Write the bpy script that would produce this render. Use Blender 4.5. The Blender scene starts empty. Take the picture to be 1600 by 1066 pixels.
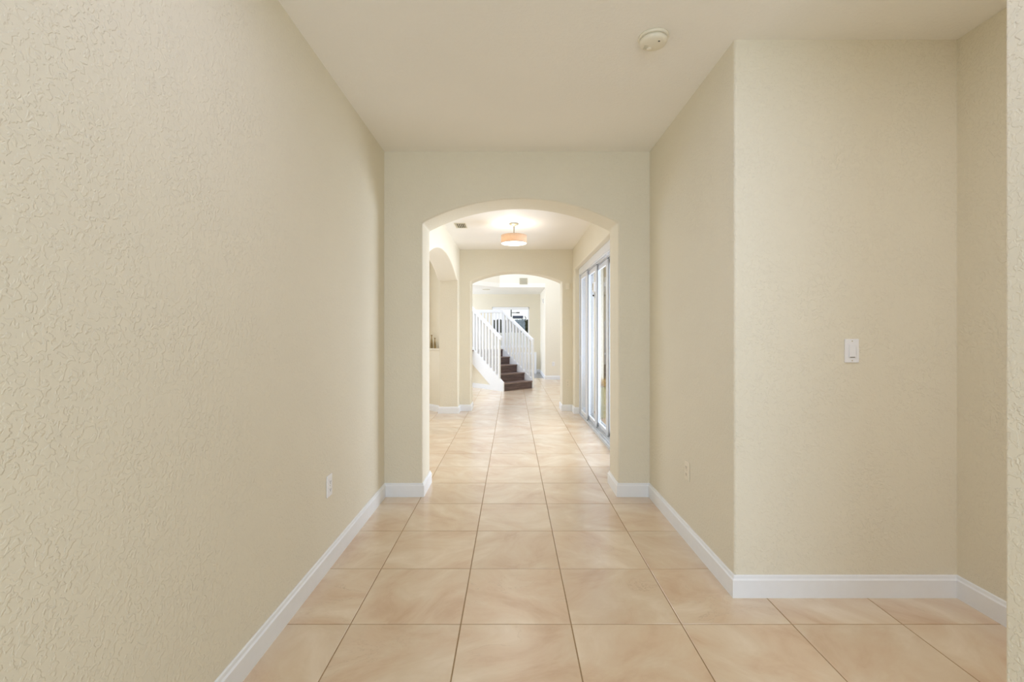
import bpy, bmesh, math, random
from mathutils import Vector, Matrix
random.seed(7)
S = bpy.context.scene
COL = S.collection
PI = math.pi

# ------------------------------------------------------------------ camera, world, lights, exposure
cam = bpy.data.cameras.new('camera'); camo = bpy.data.objects.new('camera', cam); COL.objects.link(camo)
cam.sensor_width = 36; cam.lens = 36 * 730 / 1600; cam.clip_start = 0.02; cam.clip_end = 300
cam.shift_y = -11.5 / 1600
camo.location = (0, 0, 1.3); camo.rotation_euler = (PI / 2, 0, 0)
S.camera = camo
S.view_settings.view_transform = 'Standard'; S.view_settings.look = 'None'
S.view_settings.exposure = 0.0; S.view_settings.gamma = 1.0; S.view_settings.use_curve_mapping = False
S.cycles.use_denoising = True
S.cycles.max_bounces = 14; S.cycles.diffuse_bounces = 9; S.cycles.glossy_bounces = 5
S.cycles.transparent_max_bounces = 16; S.cycles.transmission_bounces = 6
S.cycles.sample_clamp_indirect = 4
W = bpy.data.worlds.new('sky'); S.world = W; W.use_nodes = True
W.node_tree.nodes['Background'].inputs[0].default_value = (0.96, 0.98, 1.0, 1)
W.node_tree.nodes['Background'].inputs[1].default_value = 1.15

def area(name, loc, rot, sx, sy, rad, col=(1, 1, 1)):
    """rad = emitted radiance (scene units); power follows from the size"""
    l = bpy.data.lights.new(name, 'AREA'); l.shape = 'RECTANGLE'; l.size = sx; l.size_y = sy
    l.energy = rad * sx * sy * 4; l.color = col
    o = bpy.data.objects.new(name, l); COL.objects.link(o); o.location = loc; o.rotation_euler = rot
    return o
# daylight at the entry and patio openings, and added fill lights elsewhere
area('fill_foyer_ceiling', (0.04, 1.25, 2.735), (0, 0, 0), 1.3, 1.1, 1.70, (0.676, 0.718, 1.000))        # added fill panel under the foyer ceiling, out of frame
area('daylight_entry', (0.1, -2.46, 1.3), (PI / 2, 0, 0), 1.7, 2.1, 3.70, (0.595, 0.784, 1.000))           # entry door opening behind the camera, faces +Y
pa = area('daylight_patio', (2.95, 6.2, 1.15), (0, PI / 2, 0.24), 1.9, 3.2, 6.70, (0.746, 0.821, 1.000)); pa.data.spread = math.radians(112)           # open patio side, faces -X
area('fill_left_room', (-3.0, 8.03, 1.5), (-PI / 2, 0, 0), 2.0, 1.8, 4.00, (0.625, 0.750, 1.000))      # added fill light before a windowless left-room wall, faces -Y
area('fill_stair_hall_top', (-0.8, 10.4, 5.0), (0, 0, 0), 3.6, 3.8, 2.60, (0.558, 0.692, 1.000))           # added fill light under the closed stair hall ceiling, faces down
area('fill_stair_left', (-3.35, 9.6, 1.9), (0, -PI / 2, 0), 2.2, 1.8, 4.50, (0.733, 0.844, 1.000))  # added fill light at the stair hall's solid left wall
area('fill_side_passage', (1.7, 0.1, 2.735), (0, 0, 0), 0.6, 1.6, 5.40, (0.796, 0.852, 1.000))  # added fill light over the side passage, no fixture there
area('fill_far_room', (-3.3, 14.2, 1.5), (0, -PI / 2, 0), 1.8, 1.8, 7.60, (0.737, 0.829, 1.000))  # added fill from the far room's solid left wall, apart from its window

# ------------------------------------------------------------------ materials
def new_mat(name):
    m = bpy.data.materials.new(name); m.use_nodes = True
    nt = m.node_tree; b = nt.nodes['Principled BSDF']
    return m, nt, b
def srgb(r, g, b):
    f = lambda v: (v / 255 / 12.92) if v / 255 <= 0.04045 else ((v / 255 + 0.055) / 1.055) ** 2.4
    return (f(r), f(g), f(b), 1)
def coords(nt, kind='Object', scale=(1, 1, 1)):
    t = nt.nodes.new('ShaderNodeTexCoord'); mp = nt.nodes.new('ShaderNodeMapping'); mp.inputs['Scale'].default_value = scale
    nt.links.new(t.outputs[kind], mp.inputs['Vector']); return mp.outputs[0]
def noise(nt, vec, scale, detail=3, rough=0.5, dist=0.0):
    n = nt.nodes.new('ShaderNodeTexNoise'); n.inputs['Scale'].default_value = scale
    n.inputs['Detail'].default_value = detail; n.inputs['Roughness'].default_value = rough; n.inputs['Distortion'].default_value = dist
    nt.links.new(vec, n.inputs['Vector']); return n.outputs['Fac']
def ramp(nt, fac, stops):
    r = nt.nodes.new('ShaderNodeValToRGB'); cr = r.color_ramp
    while len(cr.elements) < len(stops): cr.elements.new(0.5)
    for e, (p, c) in zip(cr.elements, stops):
        e.position = p; e.color = c if len(c) == 4 else (*c, 1)
    nt.links.new(fac, r.inputs[0]); return r.outputs[0]
def bump(nt, b, h, strength, dist):
    n = nt.nodes.new('ShaderNodeBump'); n.inputs['Strength'].default_value = strength; n.inputs['Distance'].default_value = dist
    nt.links.new(h, n.inputs['Height']); nt.links.new(n.outputs[0], b.inputs['Normal'])
def simple(name, col, rough=0.5, metal=0.0, vary=0.03, spec=0.5, scale=30):
    m, nt, b = new_mat(name)
    v = coords(nt); n = noise(nt, v, scale, 3)
    c = col[:3]
    lo = tuple(x * (1 - vary) for x in c) + (1,); hi = tuple(min(1, x * (1 + vary)) for x in c) + (1,)
    nt.links.new(ramp(nt, n, [(0.3, lo), (0.7, hi)]), b.inputs['Base Color'])
    b.inputs['Roughness'].default_value = rough; b.inputs['Metallic'].default_value = metal
    b.inputs['Specular IOR Level'].default_value = spec
    return m

def wall_paint(name, col, knock=1.0, scale=60):
    m, nt, b = new_mat(name)
    v = coords(nt)
    big = noise(nt, v, 1.3, 2)
    c = col[:3]
    nt.links.new(ramp(nt, big, [(0.3, tuple(x * 0.985 for x in c)), (0.7, tuple(min(1, x * 1.01) for x in c))]), b.inputs['Base Color'])
    b.inputs['Roughness'].default_value = 0.62; b.inputs['Specular IOR Level'].default_value = 0.28
    # knock-down texture: flat-topped islands with soft edges
    a = noise(nt, v, scale, 2.5, 0.5, 0.5)
    isl = ramp(nt, a, [(0.50, (0, 0, 0)), (0.57, (1, 1, 1))])
    dens = ramp(nt, noise(nt, v, 5, 2), [(0.36, (0.45, 0.45, 0.45)), (0.64, (1, 1, 1))])
    mul = nt.nodes.new('ShaderNodeMath'); mul.operation = 'MULTIPLY'
    nt.links.new(isl, mul.inputs[0]); nt.links.new(dens, mul.inputs[1])
    fine = noise(nt, v, 160, 2)
    add = nt.nodes.new('ShaderNodeMath'); add.operation = 'MULTIPLY_ADD'; add.inputs[1].default_value = 0.12
    nt.links.new(fine, add.inputs[0]); nt.links.new(mul.outputs[0], add.inputs[2])
    bump(nt, b, add.outputs[0], 0.5 * knock, 0.0030)
    return m

WALLC = (0.775, 0.722, 0.590, 1)
M = {}
M['wall'] = wall_paint('wall_paint_beige', WALLC)
M['ceiling'] = wall_paint('ceiling_paint', (0.885, 0.86, 0.80, 1), 0.5, 60)
M['white_wall'] = wall_paint('upper_wall_paint', srgb(238, 232, 218), 0.6)
M['trim'] = simple('white_trim_paint', srgb(236, 238, 241), 0.35, vary=0.01)
M['plastic_white'] = simple('white_plastic', srgb(236, 236, 238), 0.3, vary=0.01)
M['plastic_almond'] = simple('almond_plastic', srgb(232, 223, 203), 0.35, vary=0.01)
M['plastic_ivory'] = simple('ivory_plastic', srgb(232, 226, 208), 0.4, vary=0.015)
M['dark'] = simple('dark_slot', srgb(60, 56, 50), 0.7)
M['vent_dark'] = simple('duct_interior', srgb(62, 57, 44), 0.8)
M['vent_white'] = simple('vent_enamel', srgb(214, 206, 182), 0.4, vary=0.01)
M['grille'] = simple('grille_paint', srgb(196, 188, 165), 0.5)
M['nickel'] = simple('brushed_nickel', srgb(128, 124, 106), 0.45, 0.5, vary=0.05, scale=80)
M['alu'] = simple('white_powder_coated_aluminium', srgb(226, 229, 234), 0.3, vary=0.01)
M['alu_dark'] = simple('track_metal', srgb(205, 208, 212), 0.35, 0.1)
M['gap_grey'] = simple('grey_gap_paint', srgb(118, 112, 100), 0.7)
M['grout'] = simple('brown_grout', srgb(158, 132, 98), 0.9, vary=0.12, scale=60)
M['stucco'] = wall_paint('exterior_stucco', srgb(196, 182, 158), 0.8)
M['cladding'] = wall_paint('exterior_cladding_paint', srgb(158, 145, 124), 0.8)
M['concrete'] = simple('patio_concrete', srgb(190, 182, 170), 0.85, vary=0.05)
M['fence'] = simple('white_vinyl', srgb(246, 246, 246), 0.5, vary=0.01)
M['hedge'] = simple('hedge_leaves', srgb(52, 60, 38), 0.9, vary=0.6, scale=9)
M['shrub'] = simple('shrub_leaves', srgb(98, 118, 60), 0.9, vary=0.4, scale=9)
M['asphalt_roof'] = simple('grey_shingle', srgb(74, 72, 78), 0.9, vary=0.05)
M['brown'] = simple('brown_siding', srgb(64, 44, 38), 0.8, vary=0.2)
M['canopy_blue'] = simple('blue_grey_canvas', srgb(78, 88, 118), 0.8, vary=0.1)
M['pole'] = simple('weathered_pole', srgb(66, 64, 62), 0.8)
M['vase'] = simple('bronze_glaze', srgb(150, 130, 88), 0.35, 0.3, vary=0.25, scale=18)
M['grass_dry'] = simple('dry_grass', srgb(196, 164, 96), 0.8, vary=0.3, scale=14)
M['planter'] = simple('moss_green_planter', srgb(176, 170, 122), 0.7, vary=0.12, scale=6)
M['lawn'] = simple('lawn', srgb(110, 124, 74), 0.95, vary=0.3, scale=3)

def tile_material():
    m, nt, b = new_mat('beige_marbled_ceramic_tile')
    t = nt.nodes.new('ShaderNodeTexCoord'); oi = nt.nodes.new('ShaderNodeObjectInfo')
    mul = nt.nodes.new('ShaderNodeVectorMath'); mul.operation = 'SCALE'; mul.inputs[3].default_value = 47.0
    cx = nt.nodes.new('ShaderNodeCombineXYZ')
    nt.links.new(oi.outputs['Random'], cx.inputs[0]); nt.links.new(oi.outputs['Random'], cx.inputs[1]); nt.links.new(oi.outputs['Random'], cx.inputs[2])
    nt.links.new(cx.outputs[0], mul.inputs[0])
    add = nt.nodes.new('ShaderNodeVectorMath'); add.operation = 'ADD'
    nt.links.new(t.outputs['Object'], add.inputs[0]); nt.links.new(mul.outputs[0], add.inputs[1])
    v = add.outputs[0]
    vr = nt.nodes.new('ShaderNodeVectorRotate'); vr.rotation_type = 'Z_AXIS'
    an = nt.nodes.new('ShaderNodeMath'); an.operation = 'MULTIPLY_ADD'; an.inputs[1].default_value = 19.0; an.inputs[2].default_value = 0.9
    wr = nt.nodes.new('ShaderNodeMath'); wr.operation = 'SINE'
    nt.links.new(oi.outputs['Random'], an.inputs[0]); nt.links.new(an.outputs[0], wr.inputs[0])
    nt.links.new(wr.outputs[0], vr.inputs['Angle']); nt.links.new(v, vr.inputs['Vector'])
    mp = nt.nodes.new('ShaderNodeMapping'); mp.inputs['Rotation'].default_value = (0, 0, -0.6); mp.inputs['Scale'].default_value = (1, 1.7, 1)
    nt.links.new(vr.outputs[0], mp.inputs['Vector'])
    cloud = noise(nt, mp.outputs[0], 2.8, 7, 0.6, 0.5)
    base = ramp(nt, cloud, [(0.30, srgb(202, 168, 135)), (0.45, srgb(215, 188, 157)), (0.55, srgb(219, 197, 168)), (0.70, srgb(230, 212, 188))])
    # veins: thin ridges where a distorted noise crosses its middle
    vn = noise(nt, mp.outputs[0], 2.8, 6, 0.62, 0.4)
    sub = nt.nodes.new('ShaderNodeMath'); sub.operation = 'SUBTRACT'; sub.inputs[1].default_value = 0.5; nt.links.new(vn, sub.inputs[0])
    ab = nt.nodes.new('ShaderNodeMath'); ab.operation = 'ABSOLUTE'; nt.links.new(sub.outputs[0], ab.inputs[0])
    veins = ramp(nt, ab.outputs[0], [(0.0, (1, 1, 1)), (0.006, (0, 0, 0))])
    mask = ramp(nt, noise(nt, v, 2.2, 2), [(0.56, (0, 0, 0)), (0.74, (0.55, 0.55, 0.55))])
    mm = nt.nodes.new('ShaderNodeMath'); mm.operation = 'MULTIPLY'; nt.links.new(veins, mm.inputs[0]); nt.links.new(mask, mm.inputs[1])
    mix = nt.nodes.new('ShaderNodeMix'); mix.data_type = 'RGBA'
    nt.links.new(mm.outputs[0], mix.inputs[0]); nt.links.new(base, mix.inputs[6]); mix.inputs[7].default_value = srgb(168, 138, 106)
    # per-tile tone
    hsv = nt.nodes.new('ShaderNodeHueSaturation'); mr = nt.nodes.new('ShaderNodeMapRange')
    mr.inputs['To Min'].default_value = 0.95; mr.inputs['To Max'].default_value = 1.04
    nt.links.new(oi.outputs['Random'], mr.inputs[0]); nt.links.new(mr.outputs[0], hsv.inputs['Value']); nt.links.new(mix.outputs[2], hsv.inputs['Color'])
    nt.links.new(hsv.outputs[0], b.inputs['Base Color'])
    b.inputs['Roughness'].default_value = 0.38; b.inputs['Specular IOR Level'].default_value = 0.95
    b.inputs['Coat Weight'].default_value = 1.0; b.inputs['Coat IOR'].default_value = 1.6; b.inputs['Coat Roughness'].default_value = 0.22
    return m
M['tile'] = tile_material()

def wood(name, c1, c2, c3, rough, sc=(2, 30, 30)):
    m, nt, b = new_mat(name)
    v = coords(nt, 'Object', sc)
    g = noise(nt, v, 1.6, 6, 0.62, 0.7)
    nt.links.new(ramp(nt, g, [(0.3, c1), (0.5, c2), (0.72, c3)]), b.inputs['Base Color'])
    b.inputs['Roughness'].default_value = rough
    return m
M['wood'] = wood('dark_brown_stair_wood', srgb(56, 42, 40), srgb(92, 72, 68), srgb(126, 102, 92), 0.38)
M['nosing'] = wood('stair_nosing_wood', srgb(96, 78, 72), srgb(124, 104, 96), srgb(150, 128, 116), 0.3)
M['grey_wood'] = wood('grey_laminate', srgb(118, 118, 120), srgb(140, 140, 142), srgb(160, 160, 160), 0.28, (14, 1.2, 14))

def glass_material():
    m = bpy.data.materials.new('clear_pane_glass'); m.use_nodes = True; nt = m.node_tree
    nt.nodes.clear()
    out = nt.nodes.new('ShaderNodeOutputMaterial'); mix = nt.nodes.new('ShaderNodeMixShader')
    tr = nt.nodes.new('ShaderNodeBsdfTransparent'); tr.inputs[0].default_value = (0.96, 0.975, 0.965, 1)
    gl = nt.nodes.new('ShaderNodeBsdfGlossy'); gl.inputs['Roughness'].default_value = 0.01
    g = nt.nodes.new('ShaderNodeNewGeometry'); dt = nt.nodes.new('ShaderNodeVectorMath'); dt.operation = 'DOT_PRODUCT'
    nt.links.new(g.outputs['Normal'], dt.inputs[0]); nt.links.new(g.outputs['Incoming'], dt.inputs[1])
    def mth(op, a, b_=None):
        n = nt.nodes.new('ShaderNodeMath'); n.operation = op
        for k, q in enumerate((a, b_)):
            if q is None: continue
            if isinstance(q, (int, float)): n.inputs[k].default_value = q
            else: nt.links.new(q, n.inputs[k])
        return n.outputs[0]
    c = mth('ABSOLUTE', dt.outputs['Value'])
    f = mth('ADD', mth('MULTIPLY', mth('POWER', mth('SUBTRACT', 1.0, c), 5.0), 0.6), 0.035)
    nt.links.new(f, mix.inputs[0]); nt.links.new(tr.outputs[0], mix.inputs[1]); nt.links.new(gl.outputs[0], mix.inputs[2])
    nt.links.new(mix.outputs[0], out.inputs[0]); return m
M['glass'] = glass_material()

def shade_material():
    m = bpy.data.materials.new('linen_drum_shade'); m.use_nodes = True; nt = m.node_tree
    nt.nodes.clear()
    out = nt.nodes.new('ShaderNodeOutputMaterial'); mix = nt.nodes.new('ShaderNodeMixShader'); mix.inputs[0].default_value = 0.3
    v = coords(nt, 'Object', (1, 1, 1)); n = noise(nt, v, 90, 2)
    c = ramp(nt, n, [(0.3, srgb(206, 190, 172)), (0.7, srgb(222, 208, 190))])
    d = nt.nodes.new('ShaderNodeBsdfDiffuse'); t = nt.nodes.new('ShaderNodeBsdfTranslucent')
    t.inputs[0].default_value = srgb(232, 206, 178)
    nt.links.new(c, d.inputs[0]); nt.links.new(d.outputs[0], mix.inputs[1]); nt.links.new(t.outputs[0], mix.inputs[2])
    nt.links.new(mix.outputs[0], out.inputs[0]); return m
M['shade'] = shade_material()
def emit(name, col, s):
    m, nt, b = new_mat(name); b.inputs['Base Color'].default_value = col
    b.inputs['Emission Color'].default_value = col; b.inputs['Emission Strength'].default_value = s; return m
M['diffuser'] = emit('lit_opal_diffuser', (1, 0.97, 0.92, 1), 5)

# ------------------------------------------------------------------ mesh helpers
def box(bm, x0, x1, y0, y1, z0, z1, mi=0, mat=None):
    ps = [(x0, y0, z0), (x1, y0, z0), (x1, y1, z0), (x0, y1, z0), (x0, y0, z1), (x1, y0, z1), (x1, y1, z1), (x0, y1, z1)]
    vs = [bm.verts.new(mat @ Vector(p) if mat else p) for p in ps]
    for f in ((0, 3, 2, 1), (4, 5, 6, 7), (0, 1, 5, 4), (1, 2, 6, 5), (2, 3, 7, 6), (3, 0, 4, 7)):
        fc = bm.faces.new([vs[i] for i in f]); fc.material_index = mi
    return vs
def prism(bm, pts, lo, hi, axis):
    """pts: 2D polygon; axis 'z': (x,y); 'y': (x,z); 'x': (y,z)"""
    def P(p, h):
        return {'z': (p[0], p[1], h), 'y': (p[0], h, p[1]), 'x': (h, p[0], p[1])}[axis]
    a = [bm.verts.new(P(p, lo)) for p in pts]; b = [bm.verts.new(P(p, hi)) for p in pts]
    bm.faces.new(a); bm.faces.new(b[::-1])
    n = len(pts)
    for i in range(n): bm.faces.new([a[(i + 1) % n], a[i], b[i], b[(i + 1) % n]])
    bmesh.ops.recalc_face_normals(bm, faces=bm.faces)
def lathe(bm, prof, cx=0, cy=0, n=32, cap=True, axis=None):
    rings = []
    for r, z in prof:
        rings.append([bm.verts.new((cx + r * math.cos(2 * PI * i / n), cy + r * math.sin(2 * PI * i / n), z)) for i in range(n)])
    for a, b in zip(rings, rings[1:]):
        for i in range(n): bm.faces.new([a[i], a[(i + 1) % n], b[(i + 1) % n], b[i]])
    if cap:
        bm.faces.new(rings[0][::-1]); bm.faces.new(rings[-1])
    bmesh.ops.recalc_face_normals(bm, faces=bm.faces)
def obj(name, bm, mats, parent=None, bevel=0.0, smooth=False, segs=3, ang=35, loc=None, rot=None):
    me = bpy.data.meshes.new(name); bm.to_mesh(me); bm.free()
    for m in (mats if isinstance(mats, (list, tuple)) else [mats]): me.materials.append(m)
    o = bpy.data.objects.new(name, me); COL.objects.link(o)
    if parent: o.parent = parent
    if loc: o.location = loc
    if rot: o.rotation_euler = rot
    if bevel:
        md = o.modifiers.new('bevel', 'BEVEL'); md.width = bevel; md.segments = segs; md.limit_method = 'ANGLE'; md.angle_limit = math.radians(ang)
        for p in me.polygons: p.use_smooth = True
        wn = o.modifiers.new('normals', 'WEIGHTED_NORMAL'); wn.weight = 100; wn.keep_sharp = False
    elif smooth:
        for p in me.polygons: p.use_smooth = True
    return o
def new(): return bmesh.new()
def bxo(name, dims, mat, parent=None, bevel=0.0, **k):
    bm = new(); box(bm, *dims); return obj(name, bm, mat, parent, bevel, **k)
def struct(o): o['kind'] = 'structure'; return o
def tag(o, label, cat, group=None):
    o['label'] = label; o['category'] = cat
    if group: o['group'] = group
    return o
def thing(name, label, cat, loc, rot=(0, 0, 0), group=None):
    o = bpy.data.objects.new(name, None); COL.objects.link(o); o.location = loc; o.rotation_euler = rot
    o.empty_display_size = 0.05
    return tag(o, label, cat, group)
def sempty(name, loc=(0, 0, 0), rot=(0, 0, 0)):
    o = bpy.data.objects.new(name, None); COL.objects.link(o); o.location = loc; o.rotation_euler = rot; return struct(o)

# ------------------------------------------------------------------ room shell
H1, H2, H3, HF = 2.754, 2.715, 5.2, 2.615      # ceiling heights: foyer, hall, stair hall, far room
Z0 = -0.03
def arch_pts(c, half, spring, apex, shoulder=0.0, n=28):
    h = half - shoulder; s = apex - spring; R = (h * h + s * s) / (2 * s); a0 = math.asin(h / R)
    pts = [(c - half, spring)] if shoulder else []
    for i in range(n + 1):
        a = -a0 + 2 * a0 * i / n
        pts.append((c + R * math.sin(a), apex - R + R * math.cos(a)))
    if shoulder: pts.append((c + half, spring))
    return pts
def arch_wall(name, lo, hi, top, d0, d1, c, half, spring, apex, axis, mat, shoulder=0.0, bev=0.016):
    pts = [(lo, Z0), (c - half, Z0)] + arch_pts(c, half, spring, apex, shoulder) + [(c + half, Z0), (hi, Z0), (hi, top), (lo, top)]
    bm = new(); prism(bm, pts, d0, d1, axis)
    return struct(obj(name, bm, mat, None, bev, segs=4, ang=50))

struct(bxo('wall_left', (-1.16, -1.02, -2.5, 3.9, Z0, 2.80), M['wall']))
arch_wall('wall_front_arch', -1.14, 1.30, 2.80, 3.73, 4.06, 0.0665, 0.7815, 2.184, 2.378, 'y', M['wall'])
arch_wall('wall_hall_left', 3.95, 8.0, 2.78, -1.19, -0.88, 6.235, 1.385, 2.165, 2.385, 'x', M['wall'], 0.13)
arch_wall('wall_middle_arch', -1.19, 1.535, 5.3, 7.85, 8.22, 0.075, 0.769, 2.178, 2.345, 'y', M['wall'])
# hall right wall with the door opening
bm = new(); prism(bm, [(3.95, Z0), (4.60, Z0), (4.60, 2.345), (7.575, 2.345), (7.575, Z0), (8.0, Z0), (8.0, 2.78), (3.95, 2.78)], 1.017, 1.33, 'x')
struct(obj('wall_hall_right', bm, M['wall'], None, 0.012, segs=3, ang=50))
struct(bxo('wall_right_corner', (1.10, 2.34, 2.31, 3.9, Z0, 2.80), M['wall'], bevel=0.016, segs=4))
struct(bxo('wall_alcove_right', (2.20, 2.34, -2.5, 2.40, Z0, 2.80), M['wall']))
struct(bxo('wall_near_right', (1.10, 1.22, -2.5, 1.044, Z0, 2.80), M['wall'], bevel=0.008, segs=3))
# back wall behind the camera with the entry opening and a side opening
bm = new(); prism(bm, [(-1.16, Z0), (-0.75, Z0), (-0.75, 2.35), (0.95, 2.35), (0.95, Z0), (1.32, Z0), (1.32, 2.4), (2.12, 2.4), (2.12, Z0), (2.34, Z0), (2.34, 2.8), (-1.16, 2.8)], -2.62, -2.48, 'y')
struct(obj('wall_back', bm, M['wall']))
struct(bxo('ceiling', (-1.16, 2.34, -2.62, 3.9, H1, 2.86), M['ceiling']))
struct(bxo('ceiling_hall', (-1.19, 1.33, 3.9, 8.0, H2, 2.86), M['ceiling']))
struct(bxo('ceiling_left_room', (-4.3, -1.1, 3.9, 8.36, H2, 2.86), M['ceiling']))
# left room
struct(bxo('wall_left_room_side', (-4.3, -4.15, 3.9, 8.36, Z0, 2.8), M['wall']))
struct(bxo('wall_left_room_near', (-4.3, -1.16, 3.9, 4.03, Z0, 2.8), M['wall']))
struct(bxo('wall_left_room_far', (-4.3, -1.50, 8.06, 8.36, Z0, 5.3), M['wall']))
bm = new(); prism(bm, [(-1.19, 7.73), (-1.52, 8.06), (-1.52, 8.36), (-1.0, 8.20), (-1.0, 7.73)], Z0, 1.02, 'z')
struct(obj('wall_niche_lower', bm, M['wall']))
bm = new(); prism(bm, [(-1.19, 7.87), (-1.52, 8.20), (-1.52, 8.36), (-1.0, 8.20), (-1.0, 7.87)], 1.02, 5.3, 'z')
struct(obj('wall_niche_upper', bm, M['wall']))
bm = new(); prism(bm, [(-1.195, 7.71), (-1.53, 8.045), (-1.53, 8.22), (-1.195, 7.90)], 1.02, 1.052, 'z')
struct(obj('trim_1', bm, M['wall'], None, 0.006, segs=2))
# stair hall
struct(bxo('wall_stair_hall_right', (1.45, 1.52, 8.15, 13.3, Z0, 5.3), M['wall']))
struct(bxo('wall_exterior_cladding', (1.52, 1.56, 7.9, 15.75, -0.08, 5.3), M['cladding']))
struct(bxo('wall_stair_hall_left', (-3.62, -3.5, 8.2, 15.75, Z0, 5.3), M['wall']))
struct(bxo('ceiling_stair_hall', (-3.62, 1.52, 7.9, 13.4, H3, 5.3), M['ceiling']))
struct(bxo('wall_far_right', (0.944, 1.52, 13.25, 15.75, Z0, 5.3), M['white_wall']))
bm = new(); prism(bm, [(0.95, 13.252), (-0.35, 13.252), (-3.5, 10.102), (-3.5, 10.28), (-0.40, 13.38), (0.95, 13.38)], HF + 0.12, 5.3, 'z')
struct(obj('wall_upper_far', bm, M['white_wall']))
bm = new(); prism(bm, [(0.95, 13.252), (-0.35, 13.252), (-3.5, 10.102), (-3.5, 15.7), (0.95, 15.7)], HF, HF + 0.12, 'z')
struct(obj('ceiling_far_room', bm, M['ceiling']))
# far wall with window opening (four pieces in one mesh)
bm = new()
WX0, WX1, WZ0, WZ1 = -0.665, 0.575, 0.86, 2.19
box(bm, -3.5, WX0, 15.6, 15.74, Z0, 2.75); box(bm, WX1, 1.0, 15.6, 15.74, Z0, 2.75)
box(bm, WX0, WX1, 15.6, 15.74, Z0, WZ0); box(bm, WX0, WX1, 15.6, 15.74, WZ1, 2.75)
struct(obj('wall_far', bm, M['wall']))

# ------------------------------------------------------------------ floor: grout bed and single tiles
floor = struct(bxo('floor', (-4.3, 2.34, -2.62, 13.65, -0.06, -0.0016), M['grout']))
PX, PY, G = 0.494, 0.4935, 0.0050
X00, Y00 = -0.229, 2.09
bm = new(); box(bm, G / 2, PX - G / 2, G / 2, PY - G / 2, -0.01, 0.0)
bmesh.ops.bevel(bm, geom=[e for e in bm.edges if all(v.co.z > -0.001 for v in e.verts)], offset=0.0012, segments=1, affect='EDGES')
tile_me = bpy.data.meshes.new('tile'); bm.to_mesh(tile_me); bm.free(); tile_me.materials.append(M['tile'])
def seen(x0, x1, y0, y1):
    def ov(a, b, c, d): return x1 > a and x0 < b and y1 > c and y0 < d
    return (ov(-1.02, 1.10, 0.4, 3.73) or ov(1.1, 2.2, 0.9, 2.31) or ov(-0.72, 0.85, 3.7, 4.1) or ov(-0.9, 1.12, 4.06, 7.85) or ov(-2.2, -0.88, 4.98, 8.0)
            or ov(-0.7, 0.85, 7.8, 8.25) or ov(-1.9, 1.45, 8.22, 13.65))
def in_rooms(x0, x1, y0, y1):
    def ov(a, b, c, d): return x1 > a and x0 < b and y1 > c and y0 < d
    return ov(-1.02, 2.2, -2.5, 2.31) or ov(-4.15, -1.19, 4.05, 8.06) or ov(-3.5, 1.45, 8.22, 13.65)
rest = []
for j in range(-10, 24):
    for i in range(-9, 6):
        x0 = X00 + i * PX; y0 = Y00 + j * PY
        if y0 + PY > 13.66: continue
        c = (x0, x0 + PX, y0, y0 + PY)
        if seen(*c):
            o = bpy.data.objects.new('tile', tile_me); COL.objects.link(o); o.parent = floor; o.location = (x0, y0, 0)
        elif in_rooms(*c): rest.append((x0, y0))
bm = new()
for x0, y0 in rest: box(bm, x0 + G / 2, x0 + PX - G / 2, y0 + G / 2, y0 + PY - G / 2, -0.01, 0)
o = obj('tiles', bm, M['tile'], floor); o['kind'] = 'stuff'
# last narrow row up to the threshold and the far room's plank floor
yl = Y00 + 23 * PY
ff = struct(bxo('floor_far_room', (-3.5, 1.0, 13.6, 15.65, -0.06, -0.002), M['gap_grey']))
for k in range(36):
    x = -3.5 + k * 0.125
    bxo('plank', (x + 0.001, x + 0.124, 13.66, 15.62, -0.004, 0.002), M['grey_wood'], ff)
for i in range(-7, 4):
    x0 = X00 + i * PX
    if yl < 13.6: bxo('tile', (x0 + G / 2, x0 + PX - G / 2, yl + G / 2, 13.655, -0.01, 0), M['tile'], floor)

# ------------------------------------------------------------------ baseboards (mitred runs)
def baseboard(name, pts, side, h=0.108, t=0.015):
    """side=+1: board lies to the left of the run's direction"""
    prof = [(0, 0), (t, 0), (t, h * 0.80), (t * 0.62, h * 0.86), (t * 0.5, h * 0.97), (t * 0.3, h), (0, h)]
    P = [Vector(p) for p in pts]; n = len(P); offs = []
    for i in range(n):
        ds = []
        if i > 0: ds.append((P[i] - P[i - 1]).normalized())
        if i < n - 1: ds.append((P[i + 1] - P[i]).normalized())
        ns = [Vector((-d.y, d.x)) * side for d in ds]
        if len(ns) == 1: offs.append(ns[0])
        else:
            m = (ns[0] + ns[1]); m /= m.length; offs.append(m / max(0.3, m.dot(ns[0])))
    bm = new(); rings = []
    for p, o_ in zip(P, offs):
        rings.append([bm.verts.new((p.x + o_.x * a, p.y + o_.y * a, z)) for a, z in prof])
    for a, b in zip(rings, rings[1:]):
        for i in range(len(prof)):
            j = (i + 1) % len(prof); bm.faces.new([a[i], a[j], b[j], b[i]])
    bm.faces.new(rings[0]); bm.faces.new(rings[-1][::-1])
    bmesh.ops.recalc_face_normals(bm, faces=bm.faces)
    return struct(obj(name, bm, M['trim']))
baseboard('baseboard_left', [(-1.02, -2.48), (-1.02, 3.73), (-0.715, 3.73), (-0.715, 4.06), (-0.88, 4.06), (-0.88, 4.85), (-1.19, 4.85), (-1.19, 4.04)], -1)
baseboard('baseboard_right', [(2.20, -2.48), (2.20, 2.31), (1.10, 2.31), (1.10, 3.73), (0.848, 3.73), (0.848, 4.06), (1.017, 4.06), (1.017, 4.60), (1.085, 4.60)], 1)
baseboard('baseboard_near_right', [(1.10, -2.48), (1.10, 1.044), (1.22, 1.044), (1.22, -2.48)], 1)
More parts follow.
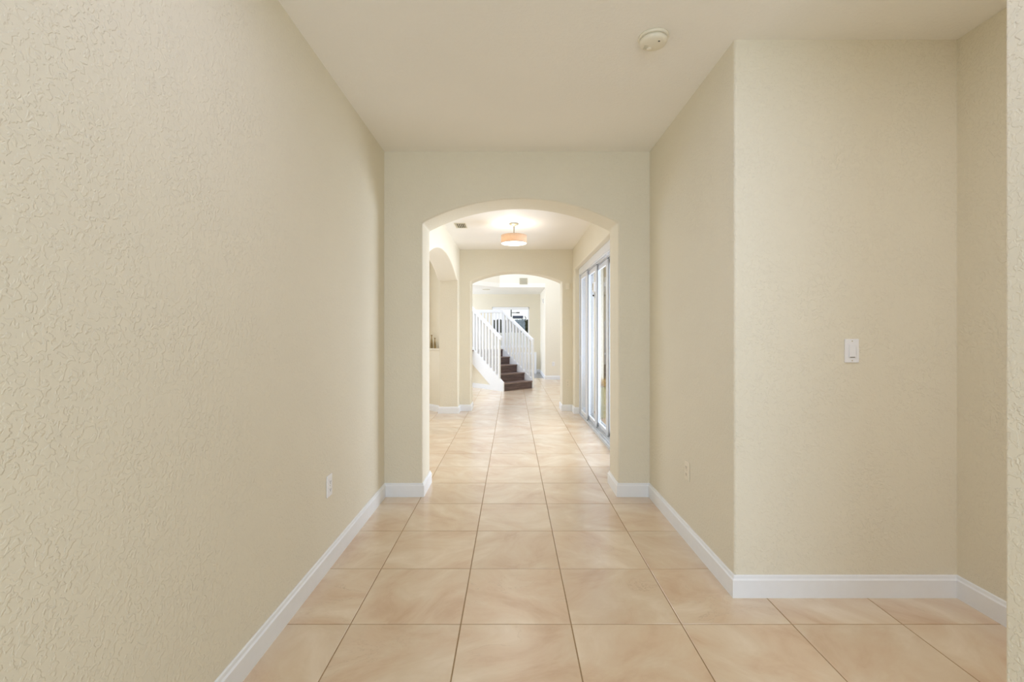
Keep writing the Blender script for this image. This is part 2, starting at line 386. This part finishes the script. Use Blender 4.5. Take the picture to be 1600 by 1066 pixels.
baseboard('baseboard_hall_left', [(-4.15, 8.06), (-1.52, 8.06), (-1.19, 7.73), (-1.19, 7.62), (-0.88, 7.62), (-0.88, 7.85), (-0.694, 7.85), (-0.694, 8.22), (-3.5, 8.22)], -1)
baseboard('baseboard_hall_right', [(1.085, 7.575), (1.017, 7.575), (1.017, 7.85), (0.844, 7.85), (0.844, 8.22), (1.45, 8.22), (1.45, 13.25), (0.944, 13.25), (0.944, 15.6), (-3.5, 15.6)], 1)

# ------------------------------------------------------------------ sliding glass door (hall, right)
door = sempty('door_1')
bm = new()
box(bm, 1.085, 1.32, 4.60, 7.575, 2.25, 2.345)               # head
for k in range(6): box(bm, 1.092 + k * 0.040, 1.098 + k * 0.040, 4.60, 7.575, 2.235, 2.25)
obj('head_frame', bm, M['alu'], door)
bm = new()
box(bm, 1.085, 1.32, 4.60, 7.575, 0, 0.016)
for k in range(6): box(bm, 1.092 + k * 0.040, 1.098 + k * 0.040, 4.60, 7.575, 0.016, 0.03)
obj('threshold_track', bm, M['alu_dark'], door)
bm = new(); box(bm, 1.085, 1.32, 7.53, 7.575, 0.016, 2.25)
for k in range(6): box(bm, 1.092 + k * 0.040, 1.098 + k * 0.040, 7.515, 7.53, 0.016, 2.25)
obj('jamb', bm, M['alu'], door)
bxo('jamb', (1.085, 1.32, 4.60, 4.645, 0.016, 2.25), M['alu'], door)
panels = []
for k, (a, b_, xx) in enumerate([(6.93, 7.52, 1.103), (6.39, 7.02, 1.143), (5.83, 6.48, 1.183), (5.24, 5.92, 1.223), (4.65, 5.33, 1.263)]):
    bm = new(); t = 0.032; s = 0.062
    box(bm, xx, xx + t, a, a + s, 0.022, 2.24); box(bm, xx, xx + t, b_ - s, b_, 0.022, 2.24)
    box(bm, xx + 0.002, xx + t - 0.002, a + s, b_ - s, 2.17, 2.24); box(bm, xx + 0.002, xx + t - 0.002, a + s, b_ - s, 0.022, 0.085)
    p = obj('door_panel', bm, M['alu'], door, 0.003, segs=1)
    bxo('glass', (xx + 0.013, xx + 0.019, a + s - 0.005, b_ - s + 0.005, 0.08, 2.175), M['glass'], p)
    bxo('gap_grey', (xx + t - 0.009, xx + t - 0.002, a - 0.005, a - 0.001, 0.03, 2.23), M['gap_grey'], p)  # grey strip paints the shadow gap beside each panel stile
    panels.append(p)
bm = new(); box(bm, 1.088, 1.103, 7.46, 7.50, 0.84, 0.95); obj('latch', bm, M['alu_dark'], panels[0], 0.004, segs=2)
# alarm sensor on the second panel's stile
t = thing('door_sensor', 'small white alarm sensor box high on the sliding door stile', 'sensor', (1.128, 6.43, 1.94))
bxo('housing', (-0.016, 0.013, -0.045, 0.045, -0.065, 0.065), M['plastic_white'], t, 0.004, segs=2)
bxo('display', (-0.018, -0.0155, -0.03, 0.03, -0.045, 0.045), M['grille'], t)
t2 = thing('door_lock', 'small dark thumb lock on the sliding door stile below the sensor', 'lock', (1.13, 6.425, 1.825))
bxo('plate', (-0.004, 0.011, -0.014, 0.014, -0.03, 0.03), M['alu_dark'], t2, 0.002, segs=2)
bm = new(); lathe(bm, [(0.004, 0), (0.011, 0.004), (0.012, 0.016), (0.008, 0.02)], n=16)
obj('knob', bm, M['dark'], t2, smooth=True, rot=(0, -PI / 2, 0))

# ------------------------------------------------------------------ window in the far wall
win = sempty('window_1')
bm = new(); f = 0.035
box(bm, WX0, WX0 + f, 15.62, 15.70, WZ0, WZ1); box(bm, WX1 - f, WX1, 15.62, 15.70, WZ0, WZ1)
box(bm, WX0, WX1, 15.62, 15.70, WZ1 - f, WZ1); box(bm, WX0, WX1, 15.62, 15.70, WZ0, WZ0 + f)
obj('window_frame', bm, M['trim'], win)
bxo('window_sill', (WX0 - 0.03, WX1 + 0.03, 15.55, 15.66, WZ0 - 0.025, WZ0 + 0.004), M['trim'], win, 0.004)
bxo('pane', (WX0 + f, WX1 - f, 15.66, 15.666, WZ0 + f, WZ1 - f), M['glass'], win)
bxo('blind_head_rail', (WX0 + 0.02, WX1 - 0.02, 15.585, 15.62, WZ1 - 0.09, WZ1 - 0.005), M['trim'], win, 0.004)

# ------------------------------------------------------------------ staircase
ang = math.atan2(0.681, 0.732)
st = thing('staircase', 'dark brown wooden staircase with white balusters rising beyond the arches', 'staircase', (-0.187, 10.52, 0), (0, 0, ang))
SW, RUN, RISE = 0.91, 0.265, 0.181
SL = RISE / RUN
for k in range(5):
    y = k * RUN
    bxo('riser', (0, SW, y, y + 0.02, k * RISE - 0.0 if k else 0.0, (k + 1) * RISE - 0.028), M['wood'], st)
    if k < 4: bxo('tread', (0, SW, y - 0.022, y + RUN + 0.018, (k + 1) * RISE - 0.028, (k + 1) * RISE), M['nosing'], st, 0.006, segs=2)
LZ = 5 * RISE
# landing in local coords: far edge runs parallel to the rooms
inv = Matrix.Rotation(-ang, 4, 'Z') @ Matrix.Translation((0.187, -10.52, 0))
def loc2(x, y): v = inv @ Vector((x, y, 0)); return (v.x, v.y)
land = [(SW, 4 * RUN - 0.022), (0, 4 * RUN - 0.022), loc2(-1.4, 10.8), loc2(-3.0, 10.8), loc2(-3.0, 11.99), loc2(-0.25, 11.99)]
bm = new(); prism(bm, land, LZ - 0.028, LZ, 'z'); obj('landing', bm, M['nosing'], st)
bm = new()
prism(bm, [(SW - 0.002, 4 * RUN + 0.02), (0.03, 4 * RUN + 0.02), loc2(-1.42, 10.86), loc2(-2.95, 10.86), loc2(-2.95, 11.96), loc2(-0.27, 11.96)], LZ - 0.25, LZ - 0.028, 'z')
obj('landing_fascia', bm, M['trim'], st)
# white skirt boards (closed stringers)
skt = lambda a: 0.215 + SL * a
skb = lambda a: max(0.0, 0.10 + SL * (a - 0.413))
for x0, x1 in ((-0.035, 0.0), (SW, SW + 0.035)):
    bm = new()
    L = 1.28 if x0 < 0 else 1.10
    pts = [(0.0 - 0.02, 0.0), (0.413, 0.0), (0.413, 0.10), (L, skb(L)), (L, skt(L)), (0.0, skt(0.0)), (-0.02, skt(0) - 0.01)]
    prism(bm, pts, x0, x1, 'x'); obj('skirt_board', bm, M['trim'], st)
# storage wall under the flight, with its own baseboard
bm = new(); prism(bm, [(0.40, 0.0), (1.9, 0.0), (1.9, LZ - 0.2), (1.28, skb(1.28) + 0.02), (0.40, 0.10)], 0.005, 0.06, 'x')
obj('under_stair_wall', bm, M['wall'], st)
bxo('under_stair_baseboard', (-0.012, 0.005, 0.40, 1.9, 0, 0.108), M['trim'], st)
# rails
rz = lambda a: 1.185 + SL * a
def slope_rail(x, a0, a1, name='handrail', w=0.062, d=0.075):
    bm = new()
    prism(bm, [(a0, rz(a0) - d), (a1, rz(a1) - d), (a1, rz(a1)), (a0, rz(a0))], x - w / 2, x + w / 2, 'x')
    return obj(name, bm, M['trim'], st, 0.008, segs=2)
XL, XR = -0.018, SW + 0.018
slope_rail(XL, 0.05, 1.42); slope_rail(XR, -0.03, 1.03)
b0 = 0.019
def baluster(x, y, z0, z1, w=b0, name='baluster', bev=0.0):
    bm = new(); box(bm, x - w, x + w, y - w, y + w, z0, z1)
    return obj(name, bm, M['trim'], st, bev, segs=1)
baluster(XR, 0.0, 0, rz(0) - 0.01, 0.026, 'newel_post', 0.004)
baluster(XL, 0.135, skt(0.1) - 0.02, rz(0.135) - 0.02, 0.026, 'newel_post', 0.004)
k = 0; a = 0.135 + 0.112
while a < 1.40:
    baluster(XL, a, skt(a) - 0.02, rz(a) - 0.05, 0.0225); a += 0.112
a = 0.112
while a < 1.02:
    baluster(XR, a, skt(a) - 0.02, rz(a) - 0.05, 0.0225); a += 0.112
# landing guard along the far edge (parallel to world X)
g0 = inv @ Vector((-0.245, 11.94, 0))
gm = Matrix.Translation((g0.x, g0.y, 0)) @ Matrix.Rotation(-ang, 4, 'Z')
bm = new(); box(bm, -2.6, 0.03, -0.03, 0.03, LZ + 1.0 - 0.075, LZ + 1.0, mat=gm); obj('landing_rail', bm, M['trim'], st, 0.008, segs=2)
bm = new(); box(bm, -0.02, 0.02, -0.02, 0.02, LZ - 0.2, LZ + 0.97, mat=gm); obj('newel_post', bm, M['trim'], st)
for k in range(1, 31):
    bm = new(); box(bm, -k * 0.083 - 0.022, -k * 0.083 + 0.022, -0.022, 0.022, LZ, LZ + 0.95, mat=gm); obj('baluster', bm, M['trim'], st)

# low guard railing at the far room
gr = thing('low_railing', 'low white railing standing before the far window wall behind the staircase', 'railing', (0.76, 15.2, 0))
bxo('top_rail', (-1.40, 0.03, -0.03, 0.03, 0.63, 0.69), M['trim'], gr, 0.006, segs=2)
bxo('bottom_rail', (-1.40, 0.0, -0.02, 0.02, 0.06, 0.10), M['trim'], gr)
bxo('newel_post', (-0.035, 0.035, -0.035, 0.035, 0, 0.70), M['trim'], gr, 0.004, segs=1)
bxo('newel_post', (-1.435, -1.365, -0.035, 0.035, 0, 0.70), M['trim'], gr, 0.004, segs=1)
for k in range(1, 12):
    bxo('baluster', (-k * 0.115 - 0.017, -k * 0.115 + 0.017, -0.017, 0.017, 0.10, 0.63), M['trim'], gr)

# ------------------------------------------------------------------ ceiling light in the hall
cl = thing('ceiling_light', 'semi-flush hall ceiling lamp with beige drum shade and lit diffuser', 'lamp', (0.025, 6.0, H2))
bm = new(); lathe(bm, [(0.064, 0.0), (0.064, -0.008), (0.056, -0.018), (0.030, -0.026), (0.016, -0.034), (0.011, -0.05), (0.011, -0.052)], n=40)
obj('canopy', bm, M['nickel'], cl, smooth=True)
bm = new(); lathe(bm, [(0.0065, -0.05), (0.0065, -0.175)], n=16); obj('rod', bm, M['nickel'], cl, smooth=True)
zt, zb = -0.157, -0.258
bm = new(); lathe(bm, [(0.165, zt), (0.165, zb), (0.1635, zb), (0.1635, zt), (0.165, zt)], n=56, cap=False)
sh = obj('shade', bm, M['shade'], cl, smooth=True)
bm = new(); lathe(bm, [(0.1662, zb + 0.005), (0.1662, zb - 0.001), (0.1625, zb - 0.001), (0.1625, zb + 0.005), (0.1662, zb + 0.005)], n=56, cap=False)
lathe(bm, [(0.1662, zt + 0.001), (0.1662, zt - 0.004), (0.1625, zt - 0.004), (0.1625, zt + 0.001), (0.1662, zt + 0.001)], n=56, cap=False)
obj('shade_rim', bm, M['shade'], sh)
bm = new(); lathe(bm, [(0.1615, zb + 0.010), (0.1615, zb + 0.004), (0.10, zb - 0.003), (0.001, zb - 0.006)], n=48, cap=True); obj('diffuser', bm, M['diffuser'], cl, smooth=True)
bm = new(); box(bm, -0.16, 0.16, -0.004, 0.004, zt - 0.016, zt - 0.012); box(bm, -0.004, 0.004, -0.16, 0.16, zt - 0.016, zt - 0.012); obj('spider', bm, M['nickel'], cl)
for dx in (-0.085, 0.085):
    bm = new(); lathe(bm, [(0.004, zt - 0.012), (0.013, zt - 0.016), (0.013, zt - 0.036), (0.022, zt - 0.052), (0.020, zt - 0.068), (0.004, zt - 0.076)], dx, 0, n=16)
    obj('bulb', bm, emit('lit_bulb', (1, 0.82, 0.58, 1), 8 if dx < 0 else 1.5), cl, smooth=True)
pl = bpy.data.lights.new('ceiling_light_glow', 'POINT'); pl.energy = 4.0; pl.color = (1, 0.95, 0.88); pl.shadow_soft_size = 0.03
po = bpy.data.objects.new('ceiling_light_glow', pl); COL.objects.link(po); po.location = (0.0, 6.0, H2 - 0.19)

# ------------------------------------------------------------------ small fittings
sd = thing('smoke_detector', 'round ivory smoke detector on the foyer ceiling', 'smoke detector', (0.693, 2.29, H1))
bm = new(); lathe(bm, [(0.072, 0.0), (0.073, -0.006), (0.070, -0.012), (0.066, -0.013)], n=48); obj('mounting_plate', bm, M['plastic_ivory'], sd, smooth=True)
bm = new(); lathe(bm, [(0.0615, -0.013), (0.0615, -0.017)], n=48); obj('vent_gap', bm, M['grille'], sd)
bm = new(); lathe(bm, [(0.066, -0.0165), (0.0665, -0.024), (0.062, -0.033), (0.050, -0.038), (0.001, -0.040)], n=48); obj('cover', bm, M['plastic_ivory'], sd, smooth=True)
bm = new(); lathe(bm, [(0.013, -0.037), (0.013, -0.042), (0.010, -0.044), (0.001, -0.044)], -0.012, 0.028, n=24); obj('test_button', bm, M['plastic_almond'], sd, smooth=True)
bm = new()
for q in range(5):
    box(bm, -0.042, -0.022, 0.006 + q * 0.007 - 0.001, 0.006 + q * 0.007 + 0.001, -0.0395, -0.0375)
obj('grille_slots', bm, M['grille'], sd)
bxo('indicator', (0.014, 0.022, -0.034, -0.028, -0.0405, -0.036), M['dark'], sd)

# dimmer switch on the alcove wall
sw = thing('light_switch', 'white rocker dimmer switch on the alcove wall', 'light switch', (1.677, 2.31, 1.215))
bxo('plate', (-0.035, 0.035, -0.007, 0, -0.0585, 0.0585), M['plastic_white'], sw, 0.003, segs=3)
bxo('rocker', (-0.0165, 0.0165, -0.0115, -0.007, -0.033, 0.033), M['plastic_white'], sw, 0.002, segs=2)
bxo('slider_slot', (-0.013, 0.010, -0.0122, -0.0112, -0.032, -0.0295), M['dark'], sw)
bxo('slider', (0.0195, 0.0225, -0.0095, -0.007, -0.02, 0.02), M['plastic_white'], sw)
for z in (-0.048, 0.048):
    bm = new(); lathe(bm, [(0.0032, 0.0), (0.0032, 0.0015), (0.0015, 0.002)], n=12)
    obj('screw', bm, M['grille'], sw, loc=(0, -0.0065, z), rot=(PI / 2, 0, 0))

def outlet(name, label, loc, rot, mat):
    t = thing(name, label, 'electrical outlet', loc, rot, None)
    bxo('plate', (-0.036, 0.036, -0.007, 0, -0.0595, 0.0595), mat, t, 0.0035, segs=3)
    for z in (-0.0215, 0.0215):
        s = bxo('socket', (-0.0165, 0.0165, -0.0098, -0.0065, z - 0.0145, z + 0.0145), mat, t, 0.003, segs=2)
        bm = new()
        box(bm, -0.0075, -0.0055, -0.0104, -0.0096, z - 0.003, z + 0.006); box(bm, 0.0055, 0.0075, -0.0104, -0.0096, z - 0.003, z + 0.005)
        box(bm, -0.0025, 0.0025, -0.0104, -0.0096, z - 0.010, z - 0.006)
        obj('slots', bm, M['dark'], s)
    bm = new(); lathe(bm, [(0.003, 0.0), (0.003, 0.0015), (0.0015, 0.002)], n=12)
    obj('screw', bm, M['grille'], t, loc=(0, -0.0065, 0), rot=(PI / 2, 0, 0))
    return t
outlet('wall_outlet', 'white duplex outlet low on the long left wall', (-1.02, 2.60, 0.454), (0, 0, PI / 2), M['plastic_white'])
outlet('wall_outlet', 'almond duplex outlet low on the right wall before the first arch', (1.10, 2.925, 0.4425), (0, 0, -PI / 2), M['plastic_almond'])
outlet('wall_outlet', 'tiny beige outlet low on the middle arch wall right of the opening', (0.938, 7.85, 0.466), (0, 0, 0), M['plastic_almond'])
outlet('wall_outlet', 'tiny white outlet low on the bright far wall right of the stairs', (1.175, 13.25, 0.44), (0, 0, 0), M['plastic_white'])

# motion sensor / keypad on the middle arch wall
ks = thing('wall_keypad', 'small ivory wall sensor on the middle arch wall beside the sliding door', 'sensor', (0.932, 7.85, 2.095))
bxo('housing', (-0.032, 0.032, -0.028, 0, -0.052, 0.052), M['plastic_ivory'], ks, 0.006, segs=2)
bxo('lens', (-0.018, 0.018, -0.031, -0.027, -0.030, 0.018), M['plastic_almond'], ks, 0.004, segs=2)
ms = thing('corner_sensor', 'tiny white sensor high at the corner of the far right wall', 'sensor', (0.944, 13.9, 2.27))
bxo('housing', (-0.04, 0, -0.04, 0.04, -0.07, 0.07), M['plastic_white'], ms, 0.006, segs=2)
bxo('lens', (-0.046, -0.038, -0.02, 0.02, -0.03, 0.03), M['plastic_ivory'], ms, 0.004, segs=2)

# hall ceiling air vent
av = thing('air_vent', 'small louvred air vent in the hall ceiling left of the lamp', 'air vent', (-0.668, 6.11, H2))
bm = new(); w, l, e = 0.075, 0.135, 0.016
box(bm, -w, w, -l, -l + e, -0.006, 0); box(bm, -w, w, l - e, l, -0.006, 0); box(bm, -w, -w + e, -l + e, l - e, -0.006, 0); box(bm, w - e, w, -l + e, l - e, -0.006, 0)
obj('frame', bm, M['vent_white'], av, 0.002, segs=1)
bxo('duct', (-w + e, w - e, -l + e, l - e, -0.0012, -0.0006), M['vent_dark'], av)
for q in range(5):
    x = -w + e + 0.012 + q * 0.0235
    bm = new(); box(bm, x - 0.0055, x + 0.0035, -l + e, l - e, -0.007, -0.0055)
    obj('slat', bm, M['vent_white'], av)

rg = thing('return_grille', 'square beige return air grille high on the bright upper wall', 'air grille', (0.325, 13.25, 2.79))
bm = new(); w = 0.112; hh = 0.088; e = 0.014
box(bm, -w, w, -0.012, 0, -hh, -hh + e); box(bm, -w, w, -0.012, 0, hh - e, hh); box(bm, -w, -w + e, -0.012, 0, -hh + e, hh - e); box(bm, w - e, w, -0.012, 0, -hh + e, hh - e)
obj('frame', bm, M['grille'], rg)
bxo('duct', (-w + e, w - e, -0.002, -0.001, -hh + e, hh - e), M['vent_dark'], rg)
for q in range(8):
    z = -hh + e + 0.005 + q * 0.0195
    bxo('slat', (-w + e, w - e, -0.010, -0.004, z, z + 0.015), M['grille'], rg)

dl = thing('recessed_light', 'flat round recessed light in the far room ceiling above the landing', 'lamp', (-0.77, 13.9, HF))
bm = new(); lathe(bm, [(0.115, 0.0), (0.115, -0.006), (0.085, -0.009), (0.080, -0.004)], n=32, cap=False); obj('trim_ring', bm, M['grille'], dl, smooth=True)
bm = new(); lathe(bm, [(0.084, -0.004), (0.001, -0.003)], n=32); obj('lens', bm, M['plastic_ivory'], dl)

# two vases on the niche ledge
def vase(label, x, y, h, s):
    t = thing('vase', label, 'vase', (x, y, 1.052), group='bronze vases on the niche ledge')
    prof = [(0.020, 0), (0.024, 0.01), (0.023, 0.06), (0.016, 0.13), (0.009, 0.17), (0.008, 0.20), (0.012, 0.225), (0.014, 0.235), (0.011, 0.235), (0.007, 0.205)]
    bm = new(); lathe(bm, [(r * s, z * h / 0.235) for r, z in prof], n=24, cap=True)
    obj('body', bm, M['vase'], t, smooth=True)
    bm = new(); lathe(bm, [(0.0145 * s, h - 0.004), (0.0155 * s, h), (0.0125 * s, h + 0.003), (0.011 * s, h)], n=24, cap=False); obj('lip', bm, M['vase'], t, smooth=True)
vase('taller slim bronze vase on the niche ledge, on the left', -1.372, 7.972, 0.225, 0.95)
vase('shorter slim bronze vase on the niche ledge, on the right', -1.306, 7.902, 0.175, 0.85)

# ------------------------------------------------------------------ patio outside the sliding door
struct(bxo('floor_patio', (1.33, 4.2, 3.2, 13.7, -0.08, -0.02), M['concrete']))
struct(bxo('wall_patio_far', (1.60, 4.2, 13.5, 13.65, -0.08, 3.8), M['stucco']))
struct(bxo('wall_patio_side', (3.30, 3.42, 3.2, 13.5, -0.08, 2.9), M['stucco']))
bm = new(); box(bm, 1.62, 3.28, 12.0, 12.15, -0.02, 0.76)
pb = tag(obj('low_patio_wall', bm, M['concrete']), 'low pale wall outside on the patio behind the grass planter', 'garden wall')
bxo('coping', (1.61, 3.28, 11.96, 12.19, 0.76, 0.80), M['fence'], pb, 0.006, segs=2)
w2 = sempty('window_2', (2.62, 13.5, 2.80))
bxo('window_frame', (-0.36, 0.36, -0.02, 0, -0.13, 0.13), M['fence'], w2)
bxo('pane', (-0.33, 0.33, -0.026, -0.022, -0.10, 0.10), M['fence'], w2)
pt = thing('grass_planter', 'tall tapered planter with dry golden grass outside the sliding door', 'planter', (1.412, 7.25, -0.02))
bm = new()
a_ = [bm.verts.new(p) for p in ((-0.075, -0.075, 0), (0.075, -0.075, 0), (0.075, 0.075, 0), (-0.075, 0.075, 0))]
b_ = [bm.verts.new(p) for p in ((-0.10, -0.10, 0.5), (0.10, -0.10, 0.5), (0.10, 0.10, 0.5), (-0.10, 0.10, 0.5))]
bm.faces.new(a_[::-1]); bm.faces.new(b_)
for i in range(4): bm.faces.new([a_[i], a_[(i + 1) % 4], b_[(i + 1) % 4], b_[i]])
obj('pot', bm, M['planter'], pt, 0.006, segs=2)
bxo('soil', (-0.09, 0.09, -0.09, 0.09, 0.49, 0.503), M['brown'], pt)
bm = new()
for q in range(170):
    x = random.uniform(-0.085, 0.085); y = random.uniform(-0.085, 0.085); h = random.uniform(0.07, 0.15) * (1.3 if random.random() < .1 else 1)
    ax, ay = random.uniform(-0.03, 0.03), random.uniform(-0.03, 0.03); th = random.uniform(0, PI); wx, wy = 0.003 * math.cos(th), 0.003 * math.sin(th)
    v = [bm.verts.new(p) for p in ((x - wx, y - wy, 0.5), (x + wx, y + wy, 0.5), (x + wx + ax * .4, y + wy + ay * .4, 0.5 + h * .6), (x - wx + ax * .4, y - wy + ay * .4, 0.5 + h * .6), (x + ax, y + ay, 0.5 + h))]
    bm.faces.new(v[:4]); bm.faces.new([v[3], v[2], v[4]])
g_ = obj('grass', bm, M['grass_dry'], pt); g_['kind'] = 'stuff'

# ------------------------------------------------------------------ street seen through the far window
struct(bxo('ground', (-60, 60, 15.9, 140, -0.35, -0.2), M['lawn']))
def fence():
    t = thing('white_fence', 'white vinyl panel fence outside the far window', 'fence', (0, 20.0, -0.2))
    for k in range(-24, 12):
        bxo('panel', (k * 0.15 + 0.002, k * 0.15 + 0.148, -0.01, 0.01, 0.08, 1.48), M['fence'], t)
    for k in range(-2, 2): bxo('post', (k * 1.8 - 0.05, k * 1.8 + 0.05, -0.06, 0.06, 0, 1.58), M['fence'], t)
    bxo('top_rail', (-3.6, 1.8, -0.03, 0.03, 1.46, 1.54), M['fence'], t)
fence()
def shrub(name, label, cat, x, y, z, rx, ry, rz_, mat, n, group=None, leaf=0.05, seed=1):
    random.seed(seed)
    bm = new()
    for _ in range(n):
        if name == 'dark_hedge': c = Vector((random.uniform(-rx, rx), random.uniform(-ry, ry), random.uniform(0, 2 * rz_) + random.uniform(-.05, .05)))
        u = random.uniform(-1, 1); a = random.uniform(0, 2 * PI); r = math.sqrt(1 - u * u); k = random.uniform(0.55, 1.0)
        if name != 'dark_hedge': c = Vector((rx * r * math.cos(a) * k, ry * r * math.sin(a) * k, rz_ * (1 + u * k)))
        m = Matrix.Rotation(random.uniform(0, 6), 3, 'X') @ Matrix.Rotation(random.uniform(0, 6), 3, 'Z')
        vs = [bm.verts.new(c + m @ Vector(p) * leaf) for p in ((-1, 0, 0), (0, -0.5, 0), (1, 0, 0), (0, 0.5, 0.1))]
        bm.faces.new(vs)
    o = thing(name, label, cat, (x, y, z), group=group)
    f = obj('foliage', bm, mat, o); f['kind'] = 'stuff'
    bm = new(); lathe(bm, [(0.02 + rx * 0.03, 0), (0.012 + rx * 0.02, rz_)], n=8); obj('stem', bm, M['brown'], o)
for i, (px, zz, lab) in enumerate(((784.5, 0.26, 'leftmost'), (789, 0.30, 'second from left'), (794, 0.30, 'third from left'), (799, 0.34, 'tallest and greenest'), (804, 0.22, 'rightmost and smallest'))):
    Y = 17.0; shrub('garden_shrub', 'small green shrub below the far window, %s of the row' % lab, 'shrub', (px - 800) / 730 * Y, Y, -0.2, 0.034, 0.034, (1.02 + zz - 0.26) / 2, M['shrub'], 260, 'small shrubs below the far window', 0.018, seed=i + 5)
shrub('dark_hedge', 'dark leafy hedge beyond the white fence outside the far window', 'hedge', -0.1, 30, -0.2, 1.15, 0.6, 1.18, M['hedge'], 6500, None, 0.09, seed=40)
# grey-roofed brown shed beyond the fence at the right
hs = thing('garden_shed', 'low brown building with grey roof beyond the fence', 'building', (1.0, 34, -0.2))
bxo('wall', (-0.55, 1.6, 0, 2.2, 0, 1.72), M['brown'], hs)
bm = new(); prism(bm, [(-0.35, 1.95), (2.4, 1.95), (1.1, 2.36)], -0.95, 1.8, 'x'); obj('roof', bm, M['asphalt_roof'], hs)
bxo('fascia', (-0.97, 1.82, -0.38, -0.33, 1.86, 1.95), M['fence'], hs)
# canopy and pole
cp = thing('blue_canopy', 'flat blue-grey canopy on white posts beyond the far window', 'canopy', (0.56, 46, -0.2))
bxo('roof', (-0.50, 0.52, -0.5, 0.5, 3.0, 3.24), M['canopy_blue'], cp, 0.03, segs=2)
for sx in (-0.46, 0.46):
    for sy in (-0.45, 0.45): bxo('post', (sx - 0.03, sx + 0.03, sy - 0.03, sy + 0.03, 0, 3.0), M['fence'], cp)
shrub('distant_tree', 'small dark tree top beside the blue canopy outside', 'tree', 1.32, 46, -0.2, 0.28, 0.28, 1.62, M['hedge'], 500, None, 0.07, seed=60)
up = thing('utility_pole', 'thin dark utility pole with a side arm outside the far window', 'pole', (-0.07, 40, -0.2))
bm = new(); lathe(bm, [(0.05, 0), (0.035, 7.0)], n=12); obj('pole', bm, M['pole'], up, smooth=True)
bxo('arm', (0, 0.62, -0.02, 0.02, 3.26, 3.31), M['pole'], up)
bxo('lamp_head', (0.45, 0.72, -0.06, 0.06, 3.25, 3.34), M['pole'], up, 0.02, segs=2)
